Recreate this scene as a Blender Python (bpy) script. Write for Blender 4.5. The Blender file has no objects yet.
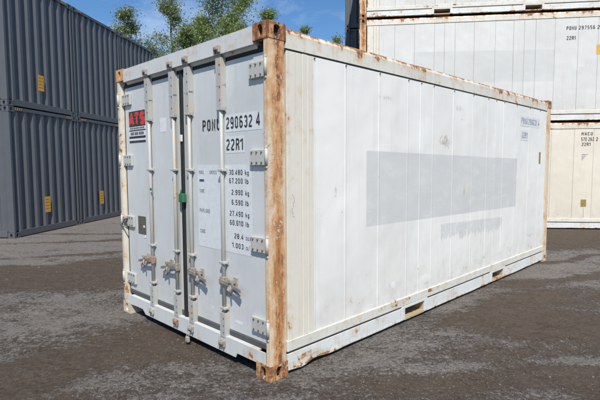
import bpy, bmesh, math, random
import numpy as np
from mathutils import Vector, Matrix
R = math.radians
PI = math.pi
random.seed(7)
rng = np.random.default_rng(11)
scn = bpy.context.scene
col = scn.collection

# ------------------------------------------------------------------ camera
CAM_H = 1.589
cd = bpy.data.cameras.new('camera')
cam = bpy.data.objects.new('camera', cd)
col.objects.link(cam)
cd.sensor_width = 36.0
cd.lens = 36.0 * 462.41 / 600.0
cd.clip_end = 3000.0
cd.clip_start = 0.05
_p = 0.07568
_r = 0.004577
cam.matrix_world = Matrix.Translation((0, 0, CAM_H)) @ Matrix.Rotation(PI/2 - _p, 4, 'X') @ Matrix.Rotation(-_r, 4, 'Z')
scn.camera = cam

# ------------------------------------------------------------------ light
SUN_AZ, SUN_EL = R(174), R(51)          # azimuth clockwise from +Y
sd = Vector((math.sin(SUN_AZ)*math.cos(SUN_EL), math.cos(SUN_AZ)*math.cos(SUN_EL), math.sin(SUN_EL)))
ld = bpy.data.lights.new('sun', 'SUN')
ld.energy = 4.6
ld.angle = R(0.53)
ld.color = (1.0, 0.95, 0.87)
sun = bpy.data.objects.new('sun', ld)
col.objects.link(sun)
sun.rotation_euler = sd.to_track_quat('Z', 'Y').to_euler()
w = bpy.data.worlds.new('World')
scn.world = w
w.use_nodes = True
nt = w.node_tree
bg = nt.nodes['Background']
sky = nt.nodes.new('ShaderNodeTexSky')
sky.sky_type = 'NISHITA'
sky.sun_disc = False
sky.sun_elevation = SUN_EL
sky.sun_rotation = SUN_AZ
sky.air_density = 0.9
sky.dust_density = 0.1
sky.ozone_density = 3.5
hs = nt.nodes.new('ShaderNodeHueSaturation'); hs.inputs['Saturation'].default_value = 1.18
nt.links.new(sky.outputs[0], hs.inputs['Color'])
tcw = nt.nodes.new('ShaderNodeTexCoord'); mpw = nt.nodes.new('ShaderNodeMapping'); mpw.inputs['Scale'].default_value = (2.2, 2.2, 7.0)
mpw.inputs['Rotation'].default_value = (0, R(14), 0)
nzw = nt.nodes.new('ShaderNodeTexNoise'); nzw.inputs['Scale'].default_value = 2.3; nzw.inputs['Detail'].default_value = 9; nzw.inputs['Roughness'].default_value = .62; nzw.inputs['Distortion'].default_value = .5
mrw = nt.nodes.new('ShaderNodeMapRange'); mrw.inputs[1].default_value = .47; mrw.inputs[2].default_value = .80; mrw.inputs[4].default_value = .55
mxw = nt.nodes.new('ShaderNodeMix'); mxw.data_type = 'RGBA'; mxw.inputs[7].default_value = (6.2, 6.9, 7.8, 1)
nt.links.new(tcw.outputs['Generated'], mpw.inputs[0]); nt.links.new(mpw.outputs[0], nzw.inputs['Vector']); nt.links.new(nzw.outputs[0], mrw.inputs[0])
nt.links.new(mrw.outputs[0], mxw.inputs[0]); nt.links.new(hs.outputs[0], mxw.inputs[6]); nt.links.new(mxw.outputs[2], bg.inputs[0])
bg.inputs[1].default_value = 0.118
scn.view_settings.view_transform = 'Standard'
scn.view_settings.look = 'None'
scn.view_settings.exposure = 0.2
scn.view_settings.gamma = 1.0
scn.view_settings.use_curve_mapping = False

# ------------------------------------------------------------------ shader helper
class S:
    """a node socket with arithmetic"""
    def __init__(s, t, o): s.t = t; s.o = o
    def _m(s, op, b=None, c=None):
        n = s.t.nodes.new('ShaderNodeMath'); n.operation = op
        s.t.links.new(s.o, n.inputs[0])
        for i, q in ((1, b), (2, c)):
            if q is None: continue
            if isinstance(q, S): s.t.links.new(q.o, n.inputs[i])
            else: n.inputs[i].default_value = q
        return S(s.t, n.outputs[0])
    def __add__(s, b): return s._m('ADD', b)
    def __sub__(s, b): return s._m('SUBTRACT', b)
    def __mul__(s, b): return s._m('MULTIPLY', b)
    def __neg__(s): return s._m('MULTIPLY', -1.0)
    def max(s, b): return s._m('MAXIMUM', b)
    def min(s, b): return s._m('MINIMUM', b)
    def abs(s): return s._m('ABSOLUTE')
    def step(s, a, b):
        n = s.t.nodes.new('ShaderNodeMapRange'); n.interpolation_type = 'SMOOTHSTEP'
        s.t.links.new(s.o, n.inputs[0])
        if a > b:
            n.inputs[1].default_value = b; n.inputs[2].default_value = a
            n.inputs[3].default_value = 1; n.inputs[4].default_value = 0
        else:
            n.inputs[1].default_value = a; n.inputs[2].default_value = b
        return S(s.t, n.outputs[0])

class Mat:
    def __init__(s, name):
        s.m = bpy.data.materials.new(name); s.m.use_nodes = True
        s.t = s.m.node_tree; s.b = s.t.nodes['Principled BSDF']
        tc = s.t.nodes.new('ShaderNodeTexCoord')
        s.c = tc.outputs['Object']
        sp = s.t.nodes.new('ShaderNodeSeparateXYZ'); s.t.links.new(s.c, sp.inputs[0])
        s.x, s.y, s.z = (S(s.t, sp.outputs[i]) for i in range(3))
    def coord(s, scale=(1, 1, 1), off=(0, 0, 0)):
        n = s.t.nodes.new('ShaderNodeMapping'); s.t.links.new(s.c, n.inputs[0])
        n.inputs['Scale'].default_value = scale; n.inputs['Location'].default_value = off
        return n.outputs[0]
    def noise(s, scale, detail=4, rough=0.55, st=(1, 1, 1), off=(0, 0, 0), dist=0.0):
        n = s.t.nodes.new('ShaderNodeTexNoise')
        s.t.links.new(s.coord(st, off), n.inputs['Vector'])
        n.inputs['Scale'].default_value = scale; n.inputs['Detail'].default_value = detail
        n.inputs['Roughness'].default_value = rough; n.inputs['Distortion'].default_value = dist
        return S(s.t, n.outputs[0])
    def voronoi(s, scale, feature='F1', out=0, st=(1, 1, 1)):
        n = s.t.nodes.new('ShaderNodeTexVoronoi'); n.feature = feature
        s.t.links.new(s.coord(st), n.inputs['Vector']); n.inputs['Scale'].default_value = scale
        return S(s.t, n.outputs[out])
    def mix(s, f, a, b):
        n = s.t.nodes.new('ShaderNodeMix'); n.data_type = 'RGBA'
        for idx, q in ((0, f), (6, a), (7, b)):
            if isinstance(q, S): s.t.links.new(q.o, n.inputs[idx])
            elif idx == 0: n.inputs[0].default_value = q
            else: n.inputs[idx].default_value = (*q, 1)
        return S(s.t, n.outputs[2])
    def box(s, px, x0, x1, pz, z0, z1, soft=0.006):
        a = px.step(x0-soft, x0+soft) * px.step(x1+soft, x1-soft)
        return a * pz.step(z0-soft, z0+soft) * pz.step(z1+soft, z1-soft)
    def blob(s, px, cx, rx, pz, cz, rz, n=None, amt=0.6):
        """soft elliptical patch, ragged by a noise"""
        dx = (px - cx) * (1.0/rx); dz = (pz - cz) * (1.0/rz)
        d = (dx*dx + dz*dz)
        if n is not None: d = d + (n - 0.5) * (amt*2)
        return d.step(1.05, 0.85)
    def rag(s, px, cx, rx, pz, cz, rz, n, lo=.70, hi=.76, k=.55):
        """worn patch: an ellipse eaten away by a noise"""
        dx = (px - cx) * (1.0/rx); dz = (pz - cz) * (1.0/rz)
        e = (-(dx*dx + dz*dz) + 1.0).max(-2.0)
        return (e*k + n).step(lo, hi)
    def out(s, color, rough=0.5, metal=0.0, bump=None, strength=0.3, dist=0.002, spec=None):
        if isinstance(color, S): s.t.links.new(color.o, s.b.inputs['Base Color'])
        else: s.b.inputs['Base Color'].default_value = (*color, 1)
        if isinstance(rough, S): s.t.links.new(rough.o, s.b.inputs['Roughness'])
        else: s.b.inputs['Roughness'].default_value = rough
        s.b.inputs['Metallic'].default_value = metal
        if spec is not None: s.b.inputs['Specular IOR Level'].default_value = spec
        if bump is not None:
            n = s.t.nodes.new('ShaderNodeBump'); s.t.links.new(bump.o, n.inputs['Height'])
            n.inputs['Strength'].default_value = strength; n.inputs['Distance'].default_value = dist
            s.t.links.new(n.outputs[0], s.b.inputs['Normal'])
        return s.m

def rustcol(M, seed=0):
    a = M.noise(9, 6, off=(seed, 0, 0)); b = M.noise(45, 4, off=(0, seed, 0))
    c = M.mix(a.step(.35, .65), (.13, .045, .018), (.34, .145, .055))
    return M.mix(b.step(.42, .7), c, (.46, .26, .12))

def painted(name, base, thr=0.62, bias=None, rough=.5, seed=0, stain=(.55, .40, .24), dirt=.25, streak=.5, top=None, fine=18):
    """old paint over steel: worn to rust wherever the ragged noise and the bias allow"""
    M = Mat(name)
    n1 = M.noise(4.5, 6, .62, off=(seed, seed, 0)); n2 = M.noise(fine, 6, .62, off=(0, seed, seed))
    st = M.noise(1.0, 5, .6, st=(22, 22, 1.3), off=(seed, 0, 3))
    v = n1*.45 + n2*.35 + st*.2
    if bias is not None: v = v + bias(M)
    mask = v.step(thr, thr+.035)
    halo = v.step(thr-.11, thr+.02)
    g = M.noise(2.2, 6, .6, st=(1, 1, .5), off=(3, seed, 1)); g2 = M.noise(30, 3)
    sk = M.noise(1.0, 4, .6, st=(30, 30, .7), off=(seed, 4, 0)).step(.52, .75)
    b = base
    if top is not None: b = M.mix(top(M), base, base) if False else top(M, base)
    c = M.mix(g.step(.35, .75)*dirt, b, tuple(q*.62 for q in base))
    c = M.mix(sk*(dirt*streak), c, (.25, .21, .16))
    c = M.mix(g2.step(.3, .8)*.12, c, tuple(q*.8 for q in base))
    c = M.mix(halo*.62, c, stain)
    c = M.mix(mask, c, rustcol(M, seed))
    r = mask*.4 + rough
    return M.out(c, r, bump=(n2*.4 + mask*.6 + g2*.15), strength=.35, dist=.0025)

CREAM = (.70, .655, .56)
WHITE = (.60, .61, .60)
W, L, H = 2.438, 6.058, 2.591

# -- paints of the main container (object coordinates = container coordinates, metres)
def ribs_mask(M, wdt=.012):
    pass
def m_panel(name, base, patch, smear, patchk=.95, seed=0):
    M = Mat(name)
    n = M.noise(7, 6, .6, off=(seed, 0, 0)); nf = M.noise(35, 5, .6, off=(0, seed, 0))
    lf = M.noise(.9, 5, .55, off=(0, seed, 0)); st = M.noise(1, 5, .6, st=(20, 22, .8), off=(0, 0, seed))
    c = M.mix(lf.step(.3, .75), base, tuple(q*.90 for q in base))
    sm2 = M.noise(1.7, 7, .68, st=(1, 1, .6), off=(0, seed, 9))
    c = M.mix(sm2.step(.52, .68)*.28, c, tuple(a*b for a, b in zip(base, (.84, .825, .79))))
    c = M.mix(sm2.step(.44, .32)*.35, c, tuple(min(.86, q*1.12) for q in base))
    c = M.mix(st.step(.5, .8)*.38, c, tuple(a*b for a, b in zip(base, (.78, .76, .72))))
    # faded repaint over the old livery: a hard-edged duller rectangle
    y0, y1, z0, z1 = patch
    bot = M.z + (M.y - y0)*.014
    pm = M.box(M.y, y0, y1, bot, z0, z1, .004)
    c = M.mix(pm*patchk*(nf.step(.15, .5)*.25 + .75), c, tuple(a*b for a, b in zip(base, (.735, .745, .765))))
    gh = M.noise(1, 6, .7, st=(1, 3, 9), off=(0, 3, 8)); c = M.mix(pm*gh.step(.50, .66)*.22, c, base)
    if smear:
        lift0 = M.noise(9, 5, .7, off=(3, 3, 3))
        zz = M.z + (M.y-2.55)*.035
        dr = M.noise(1, 5, .6, st=(1, 17, 1.6), off=(0, 2, 5))
        sm = M.box(M.y, 2.52, 4.2, zz + (dr-.5)*.34 + (lift0-.5)*.12, .775, 1.2, .012) * zz.step(.937, .925)
        sm = sm * (nf*.6 + lf*.2 + dr*.3).step(.38, .56)
        c = M.mix(sm*.9, c, tuple(a*b for a, b in zip(base, (.755, .765, .78))))
        # peeled sticker residue and scuffs
        lift = M.noise(19, 8, .75, off=(1, 1, 1)); lf2 = M.noise(34, 6, .75, off=(2, 1, 1), st=(1, 1.6, .8))
        c = M.mix(M.rag(M.y, 2.56, .19, M.z, 1.875, .15, lift, .60, .66, .30), c, (.74, .72, .66))
        c = M.mix(M.rag(M.y, 2.60, .17, M.z, 1.84, .12, lf2, .69, .74, .24)*.8, c, (.36, .35, .33))
        c = M.mix(M.rag(M.y, 2.53, .14, M.z, 1.84, .10, M.noise(26, 7, .75, off=(5, 1, 1)), .72, .76, .24)*.8, c, (.50, .40, .27))
        c = M.mix(M.rag(M.y, 3.12, .05, M.z, 1.31, .14, lift, .60, .72, .30)*.6, c, (.70, .64, .46))
        c = M.mix(M.rag(M.y, 3.06, .03, M.z, 1.27, .12, lf2, .64, .72, .25)*.55, c, (.40, .37, .31))
        c = M.mix(M.rag(M.y, 5.2, .08, M.z, 1.23, .07, lift, .68, .72, .3), c, (.82, .82, .80))
        for cy, cz, ry, rz in ((1.58, .41, .07, .05), (2.2, .33, .12, .03), (.74, 1.36, .03, .07), (3.55, .6, .04, .08), (3.62, .55, .03, .09), (1.45, 2.2, .2, .03), (2.9, 2.22, .16, .06), (3.0, 2.10, .12, .02), (5.3, .5, .3, .05)):
            c = M.mix(M.rag(M.y, cy, ry, M.z, cz, rz, lf2, .70, .76, .24)*.6, c, (.43, .42, .40))
        c = M.mix(M.rag(M.y, 1.60, .05, M.z, .43, .05, lift, .60, .75, .3)*.7, c, (.88, .88, .88))
    # rust freckles near the bottom lip and grime low on the wall
    low = M.z.step(.75, .26)
    fr = (nf*.6 + n*.4 + low*.06).step(.655, .69)
    c = M.mix(fr*.8, c, (.34, .20, .11))
    c = M.mix(low*n.step(.3, .7)*.35, c, (.50, .47, .40))
    sc = M.noise(1, 4, .7, st=(1, 3, 40), off=(0, 3, 1)).step(.68, .76)
    c = M.mix(sc*.3, c, (.40, .39, .37))
    wr = M.noise(1, 5, .75, st=(1, 2.2, 26), off=(0, 7, 4)).step(.66, .72)
    c = M.mix(wr*.45, c, (.86, .86, .84))
    spk = M.voronoi(9, st=(.01, 1, 1)); c = M.mix(spk.step(.045, .03)*.6*nf.step(.45, .55), c, (.30, .27, .23))
    wv = M.noise(1.5, 2, .5, off=(0, 5, 0)) + M.noise(5.0, 2, .4, off=(2, 5, 0))*.22 + M.rag(M.y, 1.6, .12, M.z, .44, .10, M.noise(6, 1), .3, 1.1, .6)*.12 + M.rag(M.y, 5.2, .10, M.z, 1.22, .10, M.noise(6, 1), .3, 1.1, .6)*.12 + M.rag(M.y, 2.2, .14, M.z, .34, .08, M.noise(6, 1), .3, 1.1, .6)*.1
    return M.out(c, nf*.2+.42, bump=wv*16 + nf*.12 + n*.35, strength=.7, dist=.0016)

mat = {}
mat['panel'] = m_panel('side_panel_paint', (.80, .782, .735), (1.16, 4.69, 1.035, 1.712), True)
mat['panel_stack'] = m_panel('stack_panel_paint', (.64, .635, .605), (1.3, 4.62, 1.00, 1.75), False, .38, seed=4)
mat['panel_cream'] = m_panel('cream_panel_paint', (.72, .665, .55), (9, 10, 1, 1.1), False, seed=8)
mat['cream'] = painted('cream_frame_paint', CREAM, .64, lambda M: M.y.step(.27, .17)*.075 + M.z.step(.42, .27)*.02, seed=1, dirt=.3)
mat['toprail'] = painted('top_rail_paint', (.70, .67, .59), .60,
    lambda M: M.z.step(2.47, 2.562)*.085 + M.z.step(2.545, 2.58)*.10 + M.noise(1.1, 3, off=(0, 2, 0)).step(.45, .65)*.045 + M.y.step(.5, .15)*.03, seed=2, dirt=.3, stain=(.60, .42, .24), fine=13)
mat['botrail'] = painted('bottom_rail_paint', (.70, .71, .69), .60,
    lambda M: M.z.step(.070, .032)*.085 + M.blob(M.y, .44, .26, M.z, .075, .05, M.noise(14, 6, .7), 1.6)*.075 + M.y.step(.35, .16)*.035, seed=3, dirt=.3, fine=14)
mat['lip'] = painted('lower_lip_paint', (.70, .68, .61), .60,
    lambda M: M.z.step(.24, .27)*.015 + M.blob(M.y, 1.62, .28, M.z, .235, .03, M.noise(16, 6, .7), 1.5)*.075 + M.blob(M.y, 2.35, .16, M.z, .24, .02, M.noise(16, 6, .7), 1.5)*.08, seed=4, dirt=.35, fine=22)
def postmat(name, amt, seed, base=(.68, .555, .41), centre=True, dark=1.0):
    M = Mat(name)
    n1 = M.noise(5, 8, .68, st=(1, 1, .38 if centre else .9), off=(seed, 0, 0)); n2 = M.noise(15, 8, .72, st=(1, 1, .5 if centre else 1), off=(0, seed, 0))
    st = M.noise(1, 6, .65, st=(34, 34, 2.2), off=(0, 0, seed)); n3 = M.noise(70, 5, .7)
    cen = (M.y-.095).abs().step(.085, .01) if centre else n1*.5
    zt = M.z.step(1.8, 2.45)*.95 + M.z.step(.9, .3)*.35 - M.z.step(1.0, 1.3)*M.z.step(2.0, 1.7)*.5
    c = M.mix(n3.step(.3, .7)*.25, base, tuple(q*.72 for q in base))
    v = n1*.45 + n2*.4 + st*.15 + cen*.085 + zt*.045 + amt-.012
    c = M.mix(v.step(.47, .56)*.85, c, (.58, .31, .125))
    c = M.mix(v.step(.55, .63), c, (.40, .175, .065))
    v2 = n2*.45 + st*.3 + n3*.25 + cen*.06 + zt*.025 + amt-.012
    c = M.mix(v2.step(.58, .625)*dark*.85, c, (.13, .052, .028))
    c = M.mix((n3*.35 + n2*.65 - cen*.02).step(.55, .585)*.85, c, (.66, .59, .47))
    if centre:      # scratched scribbles at chest height
        q = M.noise(16, 2, .4, st=(1, 1, .8), dist=2.5, off=(4, 4, 4))
        c = M.mix((q-.5).abs().step(.012, .005)*M.z.step(1.15, 1.35)*M.z.step(2.0, 1.8)*.75, c, (.14, .15, .13))
    return M.out(c, .85, bump=n2*.6+n3*.5+v.step(.52, .6)*.3, strength=.6, dist=.0035)
mat['post'] = postmat('rusty_post', .012, 1)
mat['post_stack'] = postmat('rusty_stack_post', .02, 5)
mat['post_far'] = postmat('weathered_far_post', -.02, 6, centre=False)
mat['castrust'] = postmat('rusty_casting', .088, 3, (.50, .34, .18), False)
mat['castpaint'] = painted('worn_casting_paint', (.66, .62, .52), .56, lambda M: M.noise(14, 4).step(.4, .7)*.03, seed=9, dirt=.3)
mat['castorange'] = postmat('orange_casting', .0, 8, (.64, .40, .20), False, .6)
mat['header'] = painted('door_header_paint', (.64, .65, .63), .615, lambda M: M.x.step(-.34, -.16)*.09 + M.x.step(-2.18, -2.3)*.07 + M.z.step(2.56, 2.59)*.06, seed=5, dirt=.35)
mat['sill'] = painted('door_sill_paint', (.62, .64, .62), .63, lambda M: M.x.step(-.5, -.16)*.06 + M.z.step(.10, .07)*.05, seed=6, dirt=.35)
def m_door():
    M = Mat('door_panel_paint')
    b = (.60, .615, .61)
    n = M.noise(6, 6, .6); nf = M.noise(32, 5, .6); lf = M.noise(1.1, 4); st = M.noise(1, 5, .6, st=(22, 22, .9))
    c = M.mix(lf.step(.3, .7), b, tuple(q*.9 for q in b))
    c = M.mix(st.step(.5, .8)*.28, c, (.43, .44, .43))
    low = M.z.step(.8, .2)
    c = M.mix(low*n.step(.3, .75)*.3, c, (.46, .44, .39))
    c = M.mix((nf*.6+n*.4).step(.655, .69)*.8, c, (.24, .20, .16))
    sm2 = M.noise(2.3, 7, .7, st=(1, 1, .5), off=(3, 3, 9)); c = M.mix(sm2.step(.50, .68)*.45, c, (.47, .475, .46))
    c = M.mix(sm2.step(.45, .33)*.4, c, (.68, .71, .72))
    # white scratches low on the right-hand door
    sq = M.noise(14, 3, .5, dist=1.5)
    sc = ((sq-.5).abs()).step(.018, .008) * M.blob(M.x, -.86, .09, M.z, .40, .06)
    c = M.mix(sc*.7, c, (.75, .76, .76))
    c = M.mix(M.noise(1, 4, .7, st=(5, 1, 40)).step(.69, .76)*.25, c, (.66, .67, .66))
    return M.out(c, nf*.2+.42, bump=M.noise(2, 2)*6+nf*.15+n*.2, strength=.45, dist=.0016)
mat['door'] = m_door()
mat['hard'] = painted('door_hardware_paint', (.43, .435, .415), .60, lambda M: M.noise(26, 3).step(.5, .8)*.03, seed=7, dirt=.4, fine=30)
mat['hinge'] = painted('hinge_paint', (.50, .50, .465), .615, None, seed=11, dirt=.4, fine=40)
mat['camrust'] = painted('rusty_cam', (.40, .37, .32), .545, None, seed=10, dirt=.7, fine=50, stain=(.22, .16, .11))
mat['handle'] = painted('handle_steel', (.20, .20, .195), .60, None, seed=12, dirt=.4, fine=40)
mat['handlered'] = painted('red_handle_steel', (.24, .15, .125), .58, None, seed=13, dirt=.4, fine=40)
def flat(name, c, rough=.6, metal=0, nz=.15, sc=20):
    M = Mat(name); n = M.noise(sc, 5); c2 = M.mix(n.step(.3, .75), c, tuple(q*(1-nz*2) for q in c))
    return M.out(c2, rough, metal, bump=n, strength=.15)
mat['gasket'] = flat('black_rubber', (.018, .018, .019), .75)
mat['gasket_grey'] = flat('grey_rubber', (.085, .088, .09), .7)
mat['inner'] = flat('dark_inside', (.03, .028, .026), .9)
mat['pocket'] = painted('pocket_steel', (.46, .38, .25), .52, None, seed=14, dirt=.5)
mat['bolt'] = flat('dark_bolt', (.15, .12, .095), .7)
def ink(name, c, keep=.62):
    M = Mat(name); n = M.noise(60, 5, .7)
    cc = M.mix(n.step(keep-.02, keep+.05), c, (.55, .58, .60))
    return M.out(cc, .55)
mat['ink'] = ink('black_marking_paint', (.022, .022, .026))
mat['ink_worn'] = ink('worn_marking_paint', (.11, .11, .115), .52)
mat['label'] = flat('white_marking_ground', (.68, .70, .71), .5, nz=.05)
mat['blue'] = flat('blue_marking', (.03, .09, .25), .5)
mat['red'] = flat('red_sticker', (.62, .035, .025), .45, nz=.05)
mat['white'] = flat('white_sticker', (.74, .75, .76), .45, nz=.06)
mat['plate'] = flat('data_plate_metal', (.12, .115, .085), .5)
mat['green'] = flat('green_tag', (.03, .20, .09), .5)
mat['yellow'] = flat('yellow_sticker', (.78, .40, .03), .5, nz=.08)
mat['ochre'] = flat('ochre_sticker', (.34, .24, .06), .6, nz=.12)
mat['roof'] = flat('roof_paint', (.5, .5, .49), .6)
mat['machine'] = flat('machine_end_paint', (.5, .5, .49), .6)
def m_grey(name, base):
    M = Mat(name)
    n = M.noise(4, 6, .6); nf = M.noise(26, 5); st = M.noise(1, 5, .6, st=(14, 14, .7))
    c = M.mix(n.step(.3, .7), base, tuple(q*.84 for q in base))
    oi = M.t.nodes.new('ShaderNodeObjectInfo'); wn = M.t.nodes.new('ShaderNodeTexWhiteNoise'); M.t.links.new(oi.outputs['Location'], wn.inputs['Vector'])
    c = M.mix(S(M.t, wn.outputs['Value'])*.45, c, (.115, .12, .13))
    scr = M.noise(1, 5, .75, st=(3, 3, 26), off=(0, 7, 4)).step(.66, .72)
    c = M.mix(scr*.4, c, (.22, .22, .23))
    c = M.mix(st.step(.55, .8)*.35, c, (.14, .145, .15))
    c = M.mix(M.z.step(.5, .02)*nf.step(.3, .8)*.45, c, (.13, .12, .105))
    c = M.mix((nf*.6+n*.4).step(.67, .70)*.7, c, (.15, .08, .05))
    return M.out(c, nf*.2+.40, bump=nf*.2+n*.3, strength=.25, dist=.002)
mat['grey'] = m_grey('dark_grey_paint', (.078, .087, .102))
mat['grey_hatch'] = flat('hatch_yellow', (.62, .40, .10), .5)

# ------------------------------------------------------------------ mesh helpers
def nb(): return bmesh.new()
def box(bm, x0, x1, y0, y1, z0, z1, bev=0.003):
    t = bmesh.new()
    r = bmesh.ops.create_cube(t, size=1)
    for v in t.verts:
        v.co = Vector(((x0+x1)/2 + v.co.x*abs(x1-x0), (y0+y1)/2 + v.co.y*abs(y1-y0), (z0+z1)/2 + v.co.z*abs(z1-z0)))
    bev = min(bev, .45*min(abs(x1-x0), abs(y1-y0), abs(z1-z0)))
    if bev > 0: bmesh.ops.bevel(t, geom=t.edges[:], offset=bev, segments=1, affect='EDGES')
    merge(bm, t)
def merge(bm, t, M=None):
    mp = {}
    for v in t.verts: mp[v] = bm.verts.new(M @ v.co if M is not None else v.co)
    for f in t.faces:
        nf = bm.faces.new([mp[v] for v in f.verts]); nf.smooth = f.smooth
    t.free()
def cyl(bm, a, b, r, seg=12, r2=None, smooth=True):
    a = Vector(a); b = Vector(b); r2 = r if r2 is None else r2
    d = (b-a).normalized(); u = d.orthogonal().normalized(); v = d.cross(u)
    r1v = [bm.verts.new(a + (u*math.cos(2*PI*i/seg)+v*math.sin(2*PI*i/seg))*r) for i in range(seg)]
    r2v = [bm.verts.new(b + (u*math.cos(2*PI*i/seg)+v*math.sin(2*PI*i/seg))*r2) for i in range(seg)]
    for i in range(seg):
        f = bm.faces.new((r1v[i], r1v[(i+1) % seg], r2v[(i+1) % seg], r2v[i])); f.smooth = smooth
    bm.faces.new(r1v[::-1]); bm.faces.new(r2v)
def prism(bm, pts, axis, a, b):
    """closed polygon pts in the plane square to axis, extruded from a to b"""
    def P(p, q):
        if axis == 'y': return (p[0], q, p[1])
        if axis == 'x': return (q, p[0], p[1])
        return (p[0], p[1], q)
    va = [bm.verts.new(P(p, a)) for p in pts]; vb = [bm.verts.new(P(p, b)) for p in pts]
    n = len(pts)
    for i in range(n): bm.faces.new((va[i], va[(i+1) % n], vb[(i+1) % n], vb[i]))
    bm.faces.new(va[::-1]); bm.faces.new(vb)
def slot(bm, n0, k):
    """faces added since n0 take material slot k"""
    for f in bm.faces:
        if f not in n0: f.material_index = k
def obj(name, bm, m, parent=None, extra=()):
    bmesh.ops.recalc_face_normals(bm, faces=bm.faces[:])
    me = bpy.data.meshes.new(name); bm.to_mesh(me); bm.free()
    me.materials.append(mat[m] if isinstance(m, str) else m)
    for q in extra: me.materials.append(mat[q])
    o = bpy.data.objects.new(name, me); col.objects.link(o)
    if parent is not None: o.parent = parent
    return o
def thing(name, label, cat, loc, rz=0, group=None):
    o = bpy.data.objects.new(name, None); col.objects.link(o)
    o.location = loc; o.rotation_euler = (0, 0, rz); o['label'] = label; o['category'] = cat
    if group: o['group'] = group
    return o
def kids(o): return [c for c in bpy.data.objects if c.parent is o]
def copy_tree(o, parent=None):
    c = o.copy(); col.objects.link(c); c.parent = parent
    for ch in kids(o): copy_tree(ch, c)
    return c

def holed_face(bm, cx, cy, hw, hh, rx, ry, place, depth=.028):
    """rectangle with an oblong hole; place(a, b, d) -> 3D, d is depth inwards"""
    N = 32; outer = []; inner = []
    ang = [2*PI*i/N + PI/N for i in range(N)]
    cs = [math.atan2(s2*hh, s1*hw) % (2*PI) for s1, s2 in ((1, 1), (-1, 1), (-1, -1), (1, -1))]
    for k in cs:
        j = min(range(N), key=lambda i: abs(ang[i]-k)); ang[j] = k
    for t in ang:
        c, s = math.cos(t), math.sin(t)
        q = min(hw/abs(c) if abs(c) > 1e-6 else 1e9, hh/abs(s) if abs(s) > 1e-6 else 1e9)
        outer.append((cx+c*q, cy+s*q))
        # stadium-like superellipse
        e = (abs(c/rx)**3 + abs(s/ry)**3) ** (-1/3)
        inner.append((cx+c*e, cy+s*e))
    vo = [bm.verts.new(place(a, b, 0)) for a, b in outer]
    vi = [bm.verts.new(place(a, b, 0)) for a, b in inner]
    vd = [bm.verts.new(place(a, b, depth)) for a, b in inner]
    for i in range(N):
        j = (i+1) % N
        bm.faces.new((vo[i], vo[j], vi[j], vi[i])); bm.faces.new((vi[i], vi[j], vd[j], vd[i]))
def casting(bm, x0, y0, z0, sx=1, sy=1, ex=0.0):
    """corner casting, outer corner at x0,y0; body runs to -sx and +sy; z0 is its bottom"""
    a, b, h = .162, .178, .118
    x1 = x0 - sx*a; y1 = y0 + sy*b
    xm, ym, zm = (x0+x1)/2, (y0+y1)/2, z0+h/2
    holed_face(bm, xm, zm, a/2, h/2, .027, .041, lambda p, q, d: (p, y0+sy*d, q))
    holed_face(bm, ym, zm, b/2, h/2, .030, .041, lambda p, q, d: (x0-sx*d, p, q))
    holed_face(bm, xm, ym, a/2, b/2, .032, .055, lambda p, q, d: (p, q, z0+h-d))
    holed_face(bm, xm, ym, a/2, b/2, .032, .055, lambda p, q, d: (p, q, z0+d))
    for pts in (((x1, y0), (x1, y1)), ((x1, y1), (x0, y1))):
        (ax, ay), (bx, by) = pts
        bm.faces.new([bm.verts.new(q) for q in ((ax, ay, z0), (bx, by, z0), (bx, by, z0+h), (ax, ay, z0+h))])
    bmesh.ops.remove_doubles(bm, verts=bm.verts[:], dist=.0004)
    # shade of the hollow casting, put in as a dark plug box behind the holes
    n0 = set(bm.faces); t = .030
    box(bm, min(x0-sx*t, x1+sx*.004), max(x0-sx*t, x1+sx*.004), min(y0+sy*t, y1-sy*.004), max(y0+sy*t, y1-sy*.004), z0+.030, z0+h-.030, 0)
    slot(bm, n0, 1)

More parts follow.
